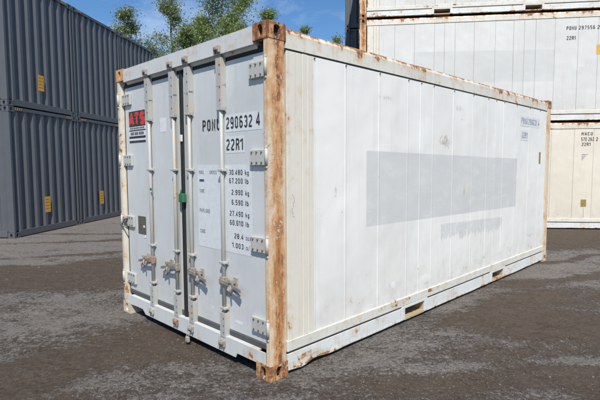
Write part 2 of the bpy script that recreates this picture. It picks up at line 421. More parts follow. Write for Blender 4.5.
# block stroke lettering, like stencilled container marks; each glyph = polylines in a unit box
_c = .30; _k = .13
_O = [(_c, 0), (1-_c, 0), (1, _k), (1, 1-_k), (1-_c, 1), (_c, 1), (0, 1-_k), (0, _k), (_c, 0)]
GL = {
 '0': [_O], 'O': [_O],
 '1': [[(.9, -.07), (.9, 1.07)], [(-1.0, .78), (.25, .94)]],
 '2': [[(0, 1-_k-.04), (0, 1-_k), (_c, 1), (1-_c, 1), (1, 1-_k), (1, .62), (.0, .16), (0, 0), (1.1, 0)]],
 '3': [[(0, .85), (_c, 1), (1-_c, 1), (1, 1-_k), (1, .62), (.75, .52), (.4, .52)], [(.75, .40), (1, .36), (1, _k), (1-_c, 0), (_c, 0), (0, .15)]],
 '4': [[(.75, -.07), (.75, 1), (0, .3), (0, .22), (.58, .22)], [(.92, .22), (1.15, .22)]],
 '5': [[(1.05, 1), (0, 1), (0, .56), (1-_c, .58), (1, .45), (1, _k), (1-_c, 0), (_c, 0), (0, _k)]],
 '6': [[(1, .86), (1-_c, 1), (_c, 1), (0, 1-_k), (0, _k), (_c, 0), (1-_c, 0), (1, _k), (1, .42), (1-_c, .55), (.20, .55)]],
 '7': [[(-.1, 1), (1, 1), (1, .9), (.35, -.07)]],
 '8': [_O, [(.2, .52), (.8, .52)]],
 '9': [[(0, .14), (_c, 0), (1-_c, 0), (1, _k), (1, 1-_k), (1-_c, 1), (_c, 1), (0, 1-_k), (0, .58), (_c, .45), (.80, .45)]],
 'P': [[(0, -.07), (0, 1), (1-_c, 1), (1, 1-_k), (1, .60), (1-_c, .48), (.20, .48)]],
 'R': [[(0, -.07), (0, 1), (1-_c, 1), (1, 1-_k), (1, .62), (1-_c, .50), (.20, .50)], [(.72, .38), (1, .2), (1, -.07)]],
 'N': [[(0, -.07), (0, 1), (1, 0), (1, 1.07)]],
 'U': [[(0, 1.07), (0, _k), (_c, 0), (1-_c, 0), (1, _k), (1, 1.07)]],
 'M': [[(0, -.07), (0, 1), (.5, .42), (1, 1), (1, -.07)]],
 'W': [[(0, 1.07), (.12, 0), (.5, .55), (.88, 0), (1, 1.07)]],
 'A': [[(-.10, -.07), (.42, 1), (.58, 1), (1.10, -.07)], [(.30, .24), (.70, .24)]],
 'X': [[(0, -.07), (1, 1.07)], [(0, 1.07), (.36, .62)], [(.64, .40), (1, -.07)]],
 'G': [[(1, .86), (1-_c, 1), (_c, 1), (0, 1-_k), (0, _k), (_c, 0), (1-_c, 0), (1, _k), (1, .46), (.5, .46)]],
 'S': [[(1, .84), (1-_c, 1), (_c, 1), (0, 1-_k), (0, .62), (_c, .52), (1-_c, .48), (1, .38), (1, _k), (1-_c, 0), (_c, 0), (0, .16)]],
 'T': [[(-.1, 1), (1.1, 1)], [(.5, .90), (.5, -.07)]],
 'E': [[(1.05, 1), (0, 1), (0, 0), (1.05, 0)], [(.2, .52), (.85, .52)]],
 'L': [[(0, 1.07), (0, 0), (1.05, 0)]],
 'Y': [[(0, 1.07), (0, .72), (.5, .45), (1, .72), (1, 1.07)], [(.5, .33), (.5, -.07)]],
 'D': [[(0, 0), (0, 1), (.6, 1), (1, 1-_k*1.6), (1, _k*1.6), (.6, 0), (0, 0)]],
 'C': [[(1, .82), (1-_c, 1), (_c, 1), (0, 1-_k), (0, _k), (_c, 0), (1-_c, 0), (1, .18)]],
 'B': [[(0, 0), (0, 1), (1-_c, 1), (1, .88), (1, .64), (.8, .52), (1, .40), (1, .12), (1-_c, 0), (0, 0)], [(.2, .52), (.6, .52)]],
 '.': [[(.5, -.07), (.5, .07)]],
 'k': [[(0, -.07), (0, 1.07)], [(1, .66), (.2, .34)], [(.56, .38), (1, -.07)]],
 'g': [[(1, .20), (1-_c, 0), (_c, 0), (0, .12), (0, .52), (_c, .64), (1, .64), (1, -.18), (1-_c, -.28), (0, -.28)]],
 'l': [[(.5, 1.07), (.5, -.07)]],
 'b': [[(0, 1.07), (0, 0), (1-_c, 0), (1, .12), (1, .52), (1-_c, .64), (.2, .64)]],
 'c': [[(1, .50), (1-_c, .64), (_c, .64), (0, .52), (0, .12), (_c, 0), (1-_c, 0), (1, .14)]],
 'u': [[(0, .70), (0, .12), (_c, 0), (1, 0), (1, .70)]],
 'm': [[(0, -.07), (0, .64), (1, .64), (1, -.07)], [(.5, .54), (.5, -.07)]],
 'f': [[(1, 1), (.5, 1), (.5, -.07)], [(.05, .62), (.32, .62)]],
 't': [[(.4, 1), (.4, 0), (1, 0)], [(.6, .62), (1, .62)]],
}
def strip(pts, t):
    """mitred ribbon of width t along a polyline"""
    P = [Vector(p) for p in pts]; closed = (P[0]-P[-1]).length < 1e-6
    if closed: P = P[:-1]
    n = len(P); L_, R_ = [], []
    for i in range(n):
        a = P[i-1] if (closed or i > 0) else None; b = P[(i+1) % n] if (closed or i < n-1) else None
        d0 = (P[i]-a).normalized() if a is not None else None; d1 = (b-P[i]).normalized() if b is not None else None
        if d0 is None: d0 = d1
        if d1 is None: d1 = d0
        n0 = Vector((-d0.y, d0.x)); n1 = Vector((-d1.y, d1.x)); m = n0+n1
        m = n1 if m.length < 1e-4 else m.normalized()
        k = min(t/2/max(m.dot(n1), .35), t*1.2)
        L_.append(P[i]+m*k); R_.append(P[i]-m*k)
    q = []
    for i in range(n if closed else n-1):
        j = (i+1) % n; q.append((R_[i], R_[j], L_[j], L_[i]))
    return q
def text_obj(s, name, m, parent, height, width, place, bold=0, gap=.20, t=.17, gw=.52):
    """painted block lettering: height = cap height, width = full run; place(a, b, d) maps run, up, out to 3D"""
    x = 0; quads = []
    for ch in s:
        if ch == ' ': x += .42; continue
        wc = {'.': .14, 'l': .16, '1': .34, 'm': gw*1.15, 'M': gw*1.1, 'W': gw*1.15}.get(ch, gw)
        for pl in GL[ch]:
            iw = max(wc-t, .0); px = [(x + t/2 + p[0]*iw if wc > .3 else x+wc/2+(p[0]-.5)*.01, t/2 + p[1]*(1-t)) for p in pl]
            quads += strip(px, t)
        x += wc + gap
    x -= gap; k = width/x
    b = nb()
    for q in quads:
        b.faces.new([b.verts.new(place(p[0]*k, p[1]*height, 0)) for p in q])
    return obj(name, b, m, parent)

# ------------------------------------------------------------------ ground
def vnoise(x, y, s, seed):
    """smooth value noise on arrays"""
    r = np.random.default_rng(seed); T = r.random((256, 256))
    x = x*s + 77.3; y = y*s + 41.7
    xi = np.floor(x).astype(int); yi = np.floor(y).astype(int); fx = x-xi; fy = y-yi
    fx = fx*fx*(3-2*fx); fy = fy*fy*(3-2*fy)
    a = T[xi & 255, yi & 255]; b = T[(xi+1) & 255, yi & 255]; c = T[xi & 255, (yi+1) & 255]; d = T[(xi+1) & 255, (yi+1) & 255]
    return (a*(1-fx)+b*fx)*(1-fy) + (c*(1-fx)+d*fx)*fy
MC = Vector((-.2208, 3.2621, 0))          # near bottom corner of the main container
MA = R(-45)
def hgt(x, y):
    dist = np.sqrt(x*x + (y-4)**2)
    h = (vnoise(x, y, .35, 1)-.5)*.05 + (vnoise(x, y, 1.3, 2)-.5)*.022 + (vnoise(x, y, 4.5, 3)-.5)*.012
    f = np.clip(1-dist/14, 0, 1)
    h = h + ((vnoise(x, y, 13, 4)-.5)*.007 + (vnoise(x, y, 28, 5)-.5)*.004)*f
    rd = 1-np.abs(vnoise(x*.7, y*1.3, 3.1, 71)*2-1); rd2 = 1-np.abs(vnoise(x, y*1.4, 7.3, 72)*2-1)
    h = h + (rd**3*.014 + rd2**3*.008)*f*np.clip(vnoise(x, y, .8, 73)*2.4-.7, 0, 1)
    # tyre ruts pressed into the soft dirt on the right
    for (ax, ay, bx, by, dep) in ((1.2, 3.2, 4.6, 5.1, .018), (1.5, 2.6, 5.4, 4.3, .015), (3.0, 5.9, 7.0, 9.8, .012), (-3.6, 2.9, -.9, 3.5, .010)):
        L2 = (bx-ax)**2+(by-ay)**2; t = np.clip(((x-ax)*(bx-ax)+(y-ay)*(by-ay))/L2, 0, 1)
        d = np.hypot(x-ax-t*(bx-ax), y-ay-t*(by-ay)) + (vnoise(x, y, 2, 9)-.5)*.15
        h = h - dep*np.exp(-(d/.12)**2) + dep*.6*np.exp(-((d-.22)/.07)**2)
    # level where containers bear on it
    def pad(cx, cy, rz, wx0, wx1, wy0, wy1, m=.45):
        c, s = math.cos(rz), math.sin(rz)
        lx = (x-cx)*c + (y-cy)*s; ly = -(x-cx)*s + (y-cy)*c
        dx = np.maximum(np.maximum(wx0-lx, lx-wx1), 0); dy = np.maximum(np.maximum(wy0-ly, ly-wy1), 0)
        return np.clip(np.hypot(dx, dy)/m, 0, 1)
    h = h * pad(MC.x, MC.y, MA, -2.5, .03, -.03, 6.1)
    h = h * pad(1.5, 11.79, R(-97), -2.5, .1, -.1, 6.1)
    h = h * pad(-6.29, 10.094, R(-7), -6.2, .1, -.1, 7.5)
    return h
def build_ground():
    n = 820
    s = np.linspace(-1, 1, n)
    g = 1.7*np.sinh(s*6.6)
    X, Y = np.meshgrid(g + .3, g + 4.2, indexing='ij')
    Z = hgt(X, Y)
    Z = np.where(np.hypot(X, Y) > 60, 0, Z) - .002
    me = bpy.data.meshes.new('ground')
    me.vertices.add(n*n); me.vertices.foreach_set('co', np.stack([X, Y, Z], -1).astype(np.float32).ravel())
    i = np.arange(n-1); I, J = np.meshgrid(i, i, indexing='ij'); a = (I*n+J).ravel()
    q = np.stack([a, a+n, a+n+1, a+1], -1).ravel()
    nf = (n-1)**2
    me.loops.add(nf*4); me.loops.foreach_set('vertex_index', q)
    me.polygons.add(nf); me.polygons.foreach_set('loop_start', np.arange(0, nf*4, 4)); me.polygons.foreach_set('use_smooth', np.ones(nf, bool))
    me.update(); me.validate()
    # where loose grey grit lies over the brown dirt (1 = grit)
    G = np.full(X.shape, .42)
    def blob(cx, cy, rx, ry, v, ang=0):
        nonlocal G
        c, s_ = math.cos(R(ang)), math.sin(R(ang))
        wx = X + (vnoise(X, Y, 1.1, 21)-.5)*.5; wy = Y + (vnoise(X, Y, 1.1, 22)-.5)*.5
        lx = ((wx-cx)*c + (wy-cy)*s_)/rx; ly = (-(wx-cx)*s_ + (wy-cy)*c)/ry
        k = np.clip(1.4*np.exp(-(lx*lx+ly*ly)*.9)-.1, 0, 1)
        G = G*(1-k) + v*k
    blob(-5.5, 11.5, 5, 3.2, .95); blob(-4.5, 9, 2.8, 1.2, .92); blob(-3.2, 12.5, 3, 3, .9)
    blob(-4.1, 6.9, 2.3, .55, -.05, 12); blob(-3.2, 6.1, 1.4, .32, .05, 10); blob(-1.9, 6.6, .9, .4, .25)
    blob(-2.7, 4.6, 1.2, .55, .80, 20); blob(-2.2, 5.3, .8, .35, .78); blob(-3.6, 5.2, 1.2, .45, .75, 8)
    blob(-1.9, 3.55, 1.2, .20, -.12, 22); blob(-1.25, 4.0, .5, .35, -.08, 30); blob(-2.3, 3.0, 1.0, .25, -.05, 12)
    blob(-1.3, 3.15, .4, .2, .72, 20); blob(-.95, 3.35, .3, .12, .68, 10); blob(-.55, 3.15, .25, .1, .6)
    blob(.3, 3.35, .7, .4, .62, 20); blob(.9, 3.9, .6, .4, .60, 30); blob(1.7, 5.1, .75, .55, .88, 30); blob(1.2, 4.3, .7, .3, .78, 30)
    blob(2.8, 5.4, .9, .4, -.10, 30); blob(2.1, 4.4, .8, .36, -.15, -10); blob(2.4, 3.2, 1.6, .4, -.12); blob(3.2, 4.3, 1.0, .45, -.1)
    blob(2.25, 3.55, .32, .09, .85); blob(1.2, 3.5, .35, .1, .75); blob(1.75, 3.1, .4, .1, .6); blob(3.9, 6.8, 1.9, .8, .90, 15); blob(5.6, 7.6, 2.2, 1.0, .85)
    blob(-4.9, 7.5, .7, .16, 1.3); blob(-4.0, 9.6, 2.5, .12, .25, 8); blob(-4.6, 10.6, 3, .15, .4, -6); blob(-3.4, 8.3, 1.6, .12, .2, 12); blob(4.4, 7.6, 1.8, .1, .2, 20); blob(5.0, 6.9, 2.2, .12, .25, 24)
    blob(6.3, 9.8, 3.4, 1.1, -.35); blob(3.0, 6.1, .6, .2, .1, 10); blob(5, 5.6, 1.5, .35, .1, 15)
    G += (vnoise(X, Y, 2.3, 31)-.5)*.22 + (vnoise(X, Y, 7, 32)-.5)*.24
    at = me.attributes.new('grit', 'FLOAT', 'POINT'); at.data.foreach_set('value', G.astype(np.float32).ravel())
    M = Mat('yard_ground')
    an = M.t.nodes.new('ShaderNodeAttribute'); an.attribute_name = 'grit'; g_ = S(M.t, an.outputs['Fac'])
    n0 = M.noise(2.2, 8, .72, st=(.7, 1.25, 1), off=(3, 0, 0)); n1 = M.noise(6.5, 8, .76, st=(.8, 1.15, 1), dist=.5); n2 = M.noise(30, 7, .74); n3 = M.noise(95, 5, .7); n4 = M.noise(300, 3, .65)
    v = g_*.95 + .03 + (n0-.5)*1.3 + (n1-.5)*1.5 + (n2-.5)*1.7 + (n3-.5)*1.3
    k = v.step(.28, .76)
    dirt = M.mix(n1.step(.35, .65), (.084, .060, .042), (.128, .096, .070))
    dirt = M.mix(n0.step(.38, .62)*.55, dirt, (.100, .075, .058))
    dirt = M.mix(n2.step(.47, .62)*.6, dirt, (.168, .136, .106))
    dirt = M.mix(n3.step(.50, .64)*.45, dirt, (.165, .138, .112))
    lf = M.noise(.7, 3, .5)
    grit = M.mix(n2.step(.35, .7), (.165, .146, .130), (.320, .294, .268))
    grit = M.mix(lf.step(.35, .65)*.5, grit, (.22, .188, .155))
    grit = M.mix(n3.step(.52, .66)*.6, grit, (.34, .33, .315))
    grit = M.mix(n3.step(.47, .36)*.65, grit, (.085, .076, .070))
    c = M.mix(k, dirt, grit)
    c = M.mix((n2*.45+n1*.25+n3*.3).step(.455, .40)*.65, c, (.038, .030, .025))
    fl = (n3*.35+n4*.35+n2*.3)
    c = M.mix(fl.step(.55, .62)*(k*.65+.15), c, (.42, .40, .38))
    c = M.mix(fl.step(.45, .39)*.65, c, (.034, .028, .025))
    vd = M.voronoi(70)
    bmp = n1*2.2 + n2*1.8 + n3*.8 + n4*.3 + (vd*-1.0)*k*.4 + k*.5
    m = M.out(c, .93, bump=bmp, strength=1.0, dist=.014, spec=.2)
    me.materials.append(m)
    o = bpy.data.objects.new('ground', me); col.objects.link(o); o['kind'] = 'structure'
build_ground()

def blobs_mesh(name, P, sizes, m, flatz=.6):
    """many small faceted stones in one mesh"""
    base = bmesh.new(); bmesh.ops.create_icosphere(base, subdivisions=1, radius=1)
    bv = np.array([v.co[:] for v in base.verts]); bf = np.array([[v.index for v in f.verts] for f in base.faces]); base.free()
    n = len(P); nv = len(bv)
    V = np.repeat(bv[None], n, 0) * (1 + (rng.random((n, nv, 1))-.5)*.6)
    sc = np.stack([sizes*rng.uniform(.7, 1.4, n), sizes*rng.uniform(.7, 1.3, n), sizes*flatz*rng.uniform(.6, 1.2, n)], -1)
    V = V*sc[:, None]
    a = rng.random(n)*2*PI; c, s = np.cos(a)[:, None], np.sin(a)[:, None]
    V = np.stack([V[..., 0]*c-V[..., 1]*s, V[..., 0]*s+V[..., 1]*c, V[..., 2]], -1) + P[:, None]
    F = (bf[None] + (np.arange(n)*nv)[:, None, None]).reshape(-1)
    me = bpy.data.meshes.new(name); me.vertices.add(n*nv); me.vertices.foreach_set('co', V.astype(np.float32).ravel())
    nf = n*len(bf); me.loops.add(nf*3); me.loops.foreach_set('vertex_index', F)
    me.polygons.add(nf); me.polygons.foreach_set('loop_start', np.arange(0, nf*3, 3)); me.update(); me.validate()
    me.materials.append(m); o = bpy.data.objects.new(name, me); col.objects.link(o); return o
def island_mat(name, cols, rough=.9, trans=None):
    M = Mat(name); g = M.t.nodes.new('ShaderNodeNewGeometry'); r = S(M.t, g.outputs['Random Per Island'])
    c = cols[0]
    for i, q in enumerate(cols[1:]):
        a = (i+.6)/len(cols); c = M.mix(r.step(a, a+.12), c, q)
    M.out(c, rough)
    if trans:
        tr = M.t.nodes.new('ShaderNodeBsdfTranslucent'); M.t.links.new(c.o, tr.inputs[0])
        ms = M.t.nodes.new('ShaderNodeMixShader'); ms.inputs[0].default_value = trans
        M.t.links.new(M.b.outputs[0], ms.inputs[1]); M.t.links.new(tr.outputs[0], ms.inputs[2])
        M.t.links.new(ms.outputs[0], M.t.nodes['Material Output'].inputs[0])
    return M.m
def stones():
    n = 42000
    Yd = 1.8*np.exp(rng.random(n)*math.log(14/1.8)); Xd = (rng.random(n)*2-1)*(Yd*.75+.6)
    c, s = math.cos(MA), math.sin(MA); lx = (Xd-MC.x)*c+(Yd-MC.y)*s; ly = -(Xd-MC.x)*s+(Yd-MC.y)*c
    dens = vnoise(Xd, Yd, 1.2, 41)*.6 + vnoise(Xd, Yd, 5, 42)*.4
    keep = ~((lx > -2.45) & (lx < .01) & (ly > -.01) & (ly < 6.07)) & (dens > .46)
    Xd, Yd = Xd[keep], Yd[keep]; n = len(Xd)
    sz = np.exp(rng.normal(math.log(.0034), .45, n)).clip(.0016, .016)
    big = rng.random(n) < .0035; sz = np.where(big, rng.uniform(.009, .019, n), sz)
    Z = hgt(Xd, Yd) - .002 + sz*.15
    m = island_mat('stone', [(.06, .052, .043), (.085, .074, .062), (.105, .094, .082), (.13, .118, .105), (.17, .158, .145)])
    o = blobs_mesh('gravel_stones', np.stack([Xd, Yd, Z], -1), sz, m)
    o['kind'] = 'stuff'; o['label'] = 'loose small grey and brown stones scattered over the dirt yard'; o['category'] = 'gravel'
stones()

# ------------------------------------------------------------------ refrigerated containers
RIBS = [.485, .865, 1.345, 1.82, 2.06, 2.31, 2.76, 3.25, 3.67, 3.915, 4.175, 4.61, 5.13, 5.57]
def P_door(x, z, y):            # text frame on the door: run to +x
    return lambda a, b, d: (x+a, y-d, z+b)
def P_side(y, z, x):            # text frame on the long side: run to +y
    return lambda a, b, d: (x+d, y+a, z+b)

def reefer(label, loc, rz, main=False, panel='panel_stack', group=None, number=None, code=None, post='post_stack', seam_dark=True):
    root = thing('shipping_container', label, 'shipping container', loc, rz, group)
    fr = 'cream'
    # corner castings: (x, y, z, sx, sy)
    mats = {(0, 0, 0): 'castrust', (0, 0, 1): 'castrust', (1, 0, 0): 'castpaint', (1, 0, 1): 'castorange', (0, 1, 0): 'castpaint', (0, 1, 1): 'castrust', (1, 1, 0): 'castrust', (1, 1, 1): 'castrust'}
    for (i, j, k), mm in mats.items():
        b = nb(); casting(b, 0 if i == 0 else -W, 0 if j == 0 else L, 0 if k == 0 else H-.118, 1 if i == 0 else -1, 1 if j == 0 else -1)
        bmesh.ops.bevel(b, geom=[e for e in b.edges if len(e.link_faces) == 2 and e.calc_face_angle(0) > 1.4 and e.calc_length() > .1], offset=.007, segments=2, affect='EDGES')
        obj('corner_casting', b, mm, root, ('inner',))
    z0, z1 = .118, H-.118
    # corner posts: door end posts are J sections (narrow face to the door, deep return)
    for sx, xo in ((1, 0.0), (-1, -W)):
        b = nb()
        s = -sx
        def X(q): return xo + s*q
        pts = [(X(.004), .006), (X(.052), .006), (X(.052), .022), (X(.062), .07), (X(.062), .13), (X(.12), .13), (X(.12), .165), (X(.004), .165)]
        if s > 0: pts = pts[::-1]
        prism(b, pts, 'z', z0, z1)
        bmesh.ops.bevel(b, geom=[e for e in b.edges if abs(e.verts[0].co.z-e.verts[1].co.z) > 1], offset=.004, segments=2, affect='EDGES')
        obj('corner_post', b, post if sx > 0 else 'cream', root)
        b = nb(); box(b, min(X(.004), X(.11)), max(X(.004), X(.11)), L-.16, L-.006, z0, z1, .006)
        obj('corner_post', b, 'post_far' if main else post, root)
    # door header and sill
    b = nb(); prism(b, [(.004, 2.452), (.004, H-.012), (.02, H-.004), (.17, H-.004), (.17, 2.43), (.05, 2.43), (.035, 2.452)], 'x', -W+.162, -.162)
    obj('door_header', b, 'header', root)
    b = nb()
    xs = [-W+.162, -W+.30, -W+.335, -W+.47, -.47+.1, -.42, -.405, -.162]
    # sill with two lifting notches
    pts = [(-W+.064, .205), (-W+.064, .1195), (-W+.164, .1195), (-W+.164, .104), (-W+.27, .110), (-W+.44, .112), (-W+.50, .068), (-.425, .068), (-.405, .106), (-.164, .106), (-.164, .1195), (-.064, .1195), (-.064, .205)]
    prism(b, pts, 'y', .006, .016)
    b2pts = [(-W+.162, .205), (-W+.162, .19), (-.162, .19), (-.162, .205)]
    box(b, -W+.163, -.163, .016, .075, .190, .204, .002)
    obj('door_sill', b, 'sill', root)
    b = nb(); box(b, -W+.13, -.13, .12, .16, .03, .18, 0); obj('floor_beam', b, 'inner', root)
    # side rails and panels, right-hand side (x = 0) in detail, left mirrored simply
    for sx, xo in ((1, 0.0), (-1, -W)):
        s = -sx
        def X(q): return xo + s*q
        def bx(bm, q0, q1, y0, y1, za, zb, bev=.003): box(bm, min(X(q0), X(q1)), max(X(q0), X(q1)), y0, y1, za, zb, bev)
        b = nb()
        pr = [(X(.006), 2.428), (X(.006), 2.535), (X(.022), 2.568), (X(.05), 2.575), (X(.05), 2.428)]
        # the top rail is cut into short lengths so its edge can be slightly battered
        ys = np.linspace(.178, L-.178, 60); rings = []
        for yy in ys:
            dz = (vnoise(np.array([yy*3.1]), np.array([xo]), 1, 51)[0]-.5)*.010; dx = (vnoise(np.array([yy*2.3]), np.array([xo]), 1, 52)[0]-.5)*.008
            rings.append([b.verts.new((p[0]-s*dx*(1 if i in (1, 2) else 0), yy, p[1]+(dz if i in (1, 2, 3) else 0))) for i, p in enumerate(pr)])
        for r0, r1 in zip(rings, rings[1:]):
            for i in range(5): b.faces.new((r0[i], r0[(i+1) % 5], r1[(i+1) % 5], r1[i]))
        b.faces.new(rings[0]); b.faces.new(rings[-1])
        obj('top_rail', b, 'toprail', root)
        b = nb(); bx(b, .016, .05, .165, L-.165, 2.414, 2.43, 0); obj('rail_seam', b, 'gasket_grey', root)
        # panel sheets
        b = nb()
        bx(b, .012, .06, .19, .345, .262, 2.416, .003)
        bx(b, .009, .06, .349, .41, .262, 2.416, .003)
        bx(b, .012, .06, .413, RIBS[0]-.004, .262, 2.416, .003)
        obj('end_frame_panel', b, 'cream', root)
        b = nb()
        ed = [RIBS[0]-.001] + RIBS[1:] + [L-.166]
        g = .0010 if seam_dark else 0
        for i, (p, q) in enumerate(zip(ed, ed[1:])):
            bx(b, .014+.0012*(i % 2), .06, p+g*2, q-g*2, .262, 2.4155, .0015)
        obj('side_panel', b, panel, root)
        if seam_dark:
            b = nb(); bx(b, .0175, .05, .3, L-.2, .27, 2.41, 0); obj('panel_seam', b, 'gasket_grey', root)
        else:
            for r in RIBS:
                b = nb()
                prism(b, [(X(.0155), r-.018), (X(.0122), r-.006), (X(.0122), r+.006), (X(.0155), r+.018)][::(1 if s < 0 else -1)], 'z', .263, 2.414)
                n0 = set(b.faces); cyl(b, (X(.012), r, 2.402), (X(.003), r, 2.402), .007, 8); slot(b, n0, 1)
                obj('rib_strip', b, panel, root, ('bolt',))
        b = nb()
        bx(b, .004, .06, .178, L-.178, .178, .263, .004)
        obj('lower_lip', b, 'lip', root)
        b = nb(); bx(b, .024, .05, .165, L-.165, .15, .18, 0); obj('rail_seam', b, 'gasket_grey', root)
        # bottom rail, split by the fork pockets, battered near the door end
        b = nb()
        for (ya, yb) in ((.178, 1.745), (2.235, 3.86), (4.345, L-.178)):
            n = max(4, int((yb-ya)/.045)); rings = []
            for yy in np.linspace(ya, yb, n):
                t = math.exp(-((yy-.50)/.10)**2) - .8*math.exp(-((yy-.33)/.07)**2) if main and sx > 0 else 0
                lift = .009*t + (vnoise(np.array([yy*5]), np.array([xo]), 1, 61)[0]-.5)*.006
                inn = -.009*t + (vnoise(np.array([yy*4]), np.array([xo]), 1, 62)[0]-.5)*.005
                zb_ = .030+lift
                pr = [(X(.006), .158), (X(.006), .095), (X(.006-inn*.6), .06+lift*.6), (X(.004-inn), zb_+.004), (X(.012-inn), zb_-.004), (X(.07), .030), (X(.07), .038), (X(.02), .044+lift), (X(.02), .158)]
                rings.append([b.verts.new((p[0], yy, p[1])) for p in pr])
            for r0, r1 in zip(rings, rings[1:]):
                for i in range(9): b.faces.new((r0[i], r0[(i+1) % 9], r1[(i+1) % 9], r1[i]))
            b.faces.new(rings[0]); b.faces.new(rings[-1])
        obj('bottom_rail', b, 'botrail', root)
        for (pa, pb) in ((1.745, 2.235), (3.86, 4.345)):
            b = nb()
            bx(b, .003, .03, pa, pa+.055, .034, .176, .003); bx(b, .003, .03, pb-.055, pb, .034, .176, .003)
            bx(b, .003, .03, pa+.055, pb-.055, .150, .176, .002)
            f = obj('fork_pocket', b, 'botrail', root)
            b = nb()
            bx(b, .008, W/2-.01, pa+.055, pb-.055, .028, .05, .001)
            bx(b, .03, W/2-.01, pa+.046, pa+.055, .05, .15, 0); bx(b, .03, W/2-.01, pb-.055, pb-.046, .05, .15, 0)
            bx(b, .03, W/2-.01, pa+.046, pb-.046, .15, .158, 0)
            obj('pocket_channel', b, 'pocket', f)
    # roof and machine end, floor
    b = nb(); box(b, -W+.05, -.05, .1, L-.02, 2.50, 2.566, .01)
    for i in range(14): box(b, -W+.09, -.09, .35+i*.4, .37+i*.4, 2.566, 2.57, .001)
    obj('roof', b, 'roof', root)
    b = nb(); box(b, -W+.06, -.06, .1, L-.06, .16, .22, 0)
    for ya, yb in ((.2, 1.74), (2.24, 3.85), (4.35, L-.2)): box(b, -1.3, -1.1, ya, yb, -.008 if not main else .05, .165, 0)  # added unseen skirts, blocking the sky that shows through the slit between stacked containers
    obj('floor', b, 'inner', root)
    b = nb(); box(b, -W+.11, -.11, L-.10, L-.03, .012, 2.5, .004); box(b, -W+.35, -.35, L-.03, L-.012, .5, 1.2, .01); box(b, -W+.35, -.35, L-.03, L-.012, 1.35, 2.25, .01)
    for k in range(9): box(b, -W+.45, -.45, L-.014, L-.006, .58+k*.065, .60+k*.065, .001)
    obj('machine_end', b, 'machine', root)
    doors(root, main)
    # markings on the long side
    xs = -.0122
    if number:
        for s_, y_, w_, z_, h_ in number:
            text_obj(s_, 'side_marking', 'ink_worn' if main else 'ink', root, h_, w_, P_side(y_, z_, xs), bold=.012)
            if main:
                bb = nb(); box(bb, xs-.0015, xs-.0006, y_-.03, y_+w_+.03, z_-.03, z_+h_+.03, 0)
                obj('marking_ground', bb, 'label', root)
    return root

